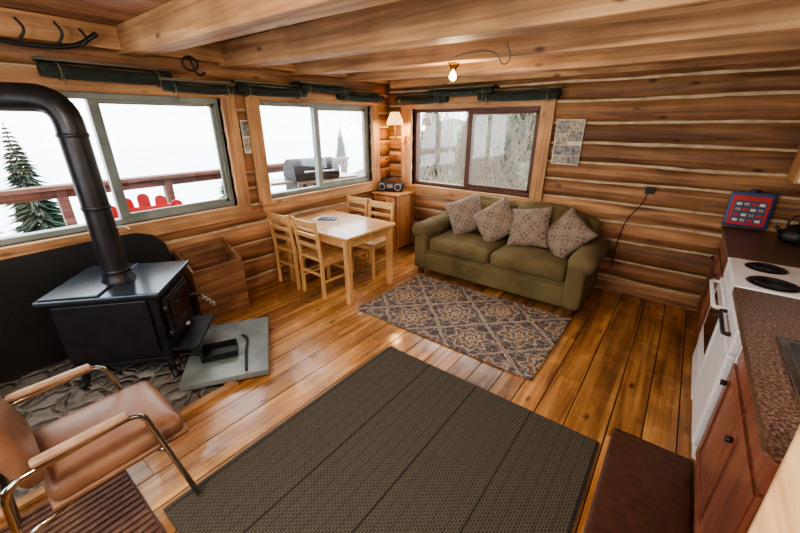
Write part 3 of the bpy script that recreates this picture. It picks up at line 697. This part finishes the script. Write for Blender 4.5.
for s in (-.36,.36):
    for i in range(n+1):
        a=math.pi*i/n;vv.append((s,-.25*math.cos(a),1.03+.28*math.sin(a)**.8))
for i in range(n): ff.append((i,i+1,n+2+i,n+1+i))
ff+=[tuple(range(n+1)),tuple(range(n+1,2*n+2))];obj('lid',vv,ff,'grillblk',g,bevel=.01)
cyl('lid_handle',g,(-.24,-.29,1.14),(.24,-.29,1.14),.018,'steel');cyl('lid_post1',g,(-.2,-.2,1.14),(-.2,-.29,1.14),.01,'steel');cyl('lid_post2',g,(.2,-.2,1.14),(.2,-.29,1.14),.01,'steel')
lathe('thermometer',g,[(0,0),(.04,0),(.04,.012),(0,.014)],'steel',loc=(0,-.235,1.2),rot=(R_(70),0,0),cap=False)
box('shelf_l',g,(-.54,0,1.0),(.34,.42,.04),'steel');box('shelf_r',g,(.54,0,1.0),(.34,.42,.04),'steel');box('panel',g,(0,-.25,.95),(.68,.02,.12),'steel')
for q in range(4): cyl('burner_knob_%d'%q,g,(-.24+.16*q,-.26,.95),(-.24+.16*q,-.29,.95),.025,'black')
for sx in (-1,1):
    for sy in (-1,1): cyl('wheel_%d%d'%(sx+1,sy+1),g,(sx*.28-.015,sy*.18,.05),(sx*.28+.015,sy*.18,.05),.05,'black')
def spruce_mesh(name,h,r,mat,seed,nl=26,nb=15):
    rnd=random.Random(seed);vs=[];fs=[];mi=[]
    k=6
    for z,rr in ((0,.02*h),(h,.005)):
        for i in range(k):
            a=2*math.pi*i/k;vs.append((rr*math.cos(a),rr*math.sin(a),z))
    for i in range(k): fs.append((i,(i+1)%k,k+(i+1)%k,k+i));mi.append(1)
    for l in range(nl):
        t=l/(nl-1);z=h*(.06+.92*t);R=r*(1-t)**.85+.03
        for j in range(nb):
            a=rnd.uniform(0,6.28);rr=R*rnd.uniform(.6,1.12);dz=-rr*rnd.uniform(.1,.5);w=.06*rr+.025
            c,s=math.cos(a),math.sin(a);base=len(vs)
            tip=(rr*c,rr*s,z+dz);m1=(.45*rr*c-w*s,.45*rr*s+w*c,z+dz*.55);m2=(.45*rr*c+w*s,.45*rr*s-w*c,z+dz*.55)
            m3=(.5*rr*c,.5*rr*s,z+dz*.35+w*.5)
            vs.extend([(0,0,z),m1,tip,m2,m3]);fs.append((base,base+1,base+2,base+4));fs.append((base,base+4,base+2,base+3));mi+=[0,0]
    me=bpy.data.meshes.new(name);me.from_pydata(vs,[],fs);me.materials.append(M[mat]);me.materials.append(M['bark'])
    for p,i in zip(me.polygons,mi): p.material_index=i
    return me
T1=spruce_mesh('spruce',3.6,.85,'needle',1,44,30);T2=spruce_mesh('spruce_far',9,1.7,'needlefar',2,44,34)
def tree(me,x,y,s,rz,z=-1.4):
    o=bpy.data.objects.new('spruce_tree',me);COL.objects.link(o);o.location=(x,y,z);o.scale=(s,s,s);o.rotation_euler=(0,0,rz)
tree(T1,-6.2,-3.35,.90,0);tree(T1,-5.0,-4.35,.84,2);tree(T1,-8.5,1.9,.85,2)
rt=random.Random(4)
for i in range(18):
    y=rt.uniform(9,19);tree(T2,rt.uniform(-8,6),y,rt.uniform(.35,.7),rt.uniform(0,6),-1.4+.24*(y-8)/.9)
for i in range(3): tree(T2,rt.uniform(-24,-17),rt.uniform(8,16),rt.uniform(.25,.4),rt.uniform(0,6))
def shrub(x,y,h,seed,dep=4,z=-1.4,k=5):
    rnd=random.Random(seed);segs=[]
    def grow(p,d,l,r,dep):
        q=p+d*l;segs.append((p,q,r,r*.6))
        if dep==0: return
        for _ in range(3):
            nd=(d+V((rnd.uniform(-.6,.6),rnd.uniform(-.6,.6),rnd.uniform(-.15,.35)))).normalized();grow(p+d*l*rnd.uniform(.5,1),nd,l*rnd.uniform(.55,.8),r*.62,dep-1)
    for i in range(k): grow(V((rnd.uniform(-.3,.3),rnd.uniform(-.3,.3),0)),V((rnd.uniform(-.35,.35),rnd.uniform(-.3,.3),1)).normalized(),h*.45,.022,dep)
    vs=[];fs=[]
    for p,q,r0,r1 in segs:
        d=(q-p).normalized();u=d.orthogonal().normalized();w=d.cross(u);b0=len(vs)
        for c,r in ((p,r0),(q,r1)):
            for k in range(4):
                a=k*math.pi/2;vs.append(c+u*r*math.cos(a)+w*r*math.sin(a))
        for k in range(4): fs.append((b0+k,b0+(k+1)%4,b0+4+(k+1)%4,b0+4+k))
    o=obj('bare_shrub',vs,fs,'twig');o.location=(x,y,z)
for i,(x,y,h) in enumerate(((.2,2.6,3.0),(1.2,2.2,2.6),(-.8,3.4,3.4),(2.0,3.0,2.8),(-1.8,4.2,3.6),(.6,4.0,3.6),(-3,5.2,3.8),(-1.2,5.8,4),(-4.4,6.5,4.2))): shrub(x,y,h,20+i)
# ---------------------------------------------------------------- lights
def light(name,loc,e,c,r=.05,kind='POINT'):
    l=bpy.data.lights.new(name,kind);l.energy=e;l.color=c;l.shadow_soft_size=r;o=bpy.data.objects.new(name,l);o.location=loc;COL.objects.link(o);return o
light('bulb_light',(2.0,-1.62,2.04),16,(1,.74,.45),.04)
light('sconce_light',(.31,-.245,1.72),12,(1,.65,.32),.04)
def lamp(x,y,e):  # unseen fill light, added to brighten the room, under a made-up dome
    g=grp('fill_lamp',(x,y,ZC-.002));lathe('dome',g,[(.0,-.10),(.08,-.09),(.13,-.05),(.15,0)],'shade',cap=False)
    light('fill_light',(x,y,ZC-.4),e,(1,.90,.77),.15)
lamp(2.6,-4.9,66);lamp(4.2,-3.9,30)
w=bpy.data.worlds.new('overcast');S.world=w;w.use_nodes=True;nt=w.node_tree;bg=nt.nodes['Background']
tc=N(nt,'ShaderNodeTexCoord');sp=N(nt,'ShaderNodeSeparateXYZ');nt.links.new(tc.outputs['Generated'],sp.inputs[0])
r=ramp(nt,[(.45,(.84,.89,.93,1)),(.8,(.95,.98,1.0,1))],sp.outputs[2]);nt.links.new(r.outputs[0],bg.inputs[0]);bg.inputs[1].default_value=5.5
DIR={'back':(0,-1,0),'left':(1,0,0),'right':(-1,0,0),'front':(0,1,0)}
for key,o in (('left',W1),('left',W2),('back',W3),('right',W4),('front',W5)):
    l=bpy.data.lights.new('portal','AREA');l.shape='RECTANGLE';l.size=(o[1]-o[0]);l.size_y=o[3]-o[2]
    ob=bpy.data.objects.new('window_portal',l);COL.objects.link(ob);ob.location=V(MAPS[key]((o[0]+o[1])/2,.16,(o[2]+o[3])/2))
    ob.rotation_euler=V(DIR[key]).to_track_quat('-Z','Z').to_euler()
    l.cycles.is_portal=True
# ---------------------------------------------------------------- camera
yaw,pit=R_(37.87),R_(21.93)
F=V((-math.sin(yaw)*math.cos(pit),math.cos(yaw)*math.cos(pit),-math.sin(pit)));R=V((math.cos(yaw),math.sin(yaw),0));U=R.cross(F)
cam=bpy.data.cameras.new('camera');co=bpy.data.objects.new('camera',cam);COL.objects.link(co)
co.matrix_world=Matrix(((R[0],U[0],-F[0],3.652),(R[1],U[1],-F[1],-4.434),(R[2],U[2],-F[2],1.8),(0,0,0,1)))
cam.sensor_width=36;cam.lens=358*36/800;cam.clip_start=.05;S.camera=co
S.view_settings.view_transform='AgX';S.view_settings.look='AgX - Medium High Contrast';S.view_settings.exposure=.45
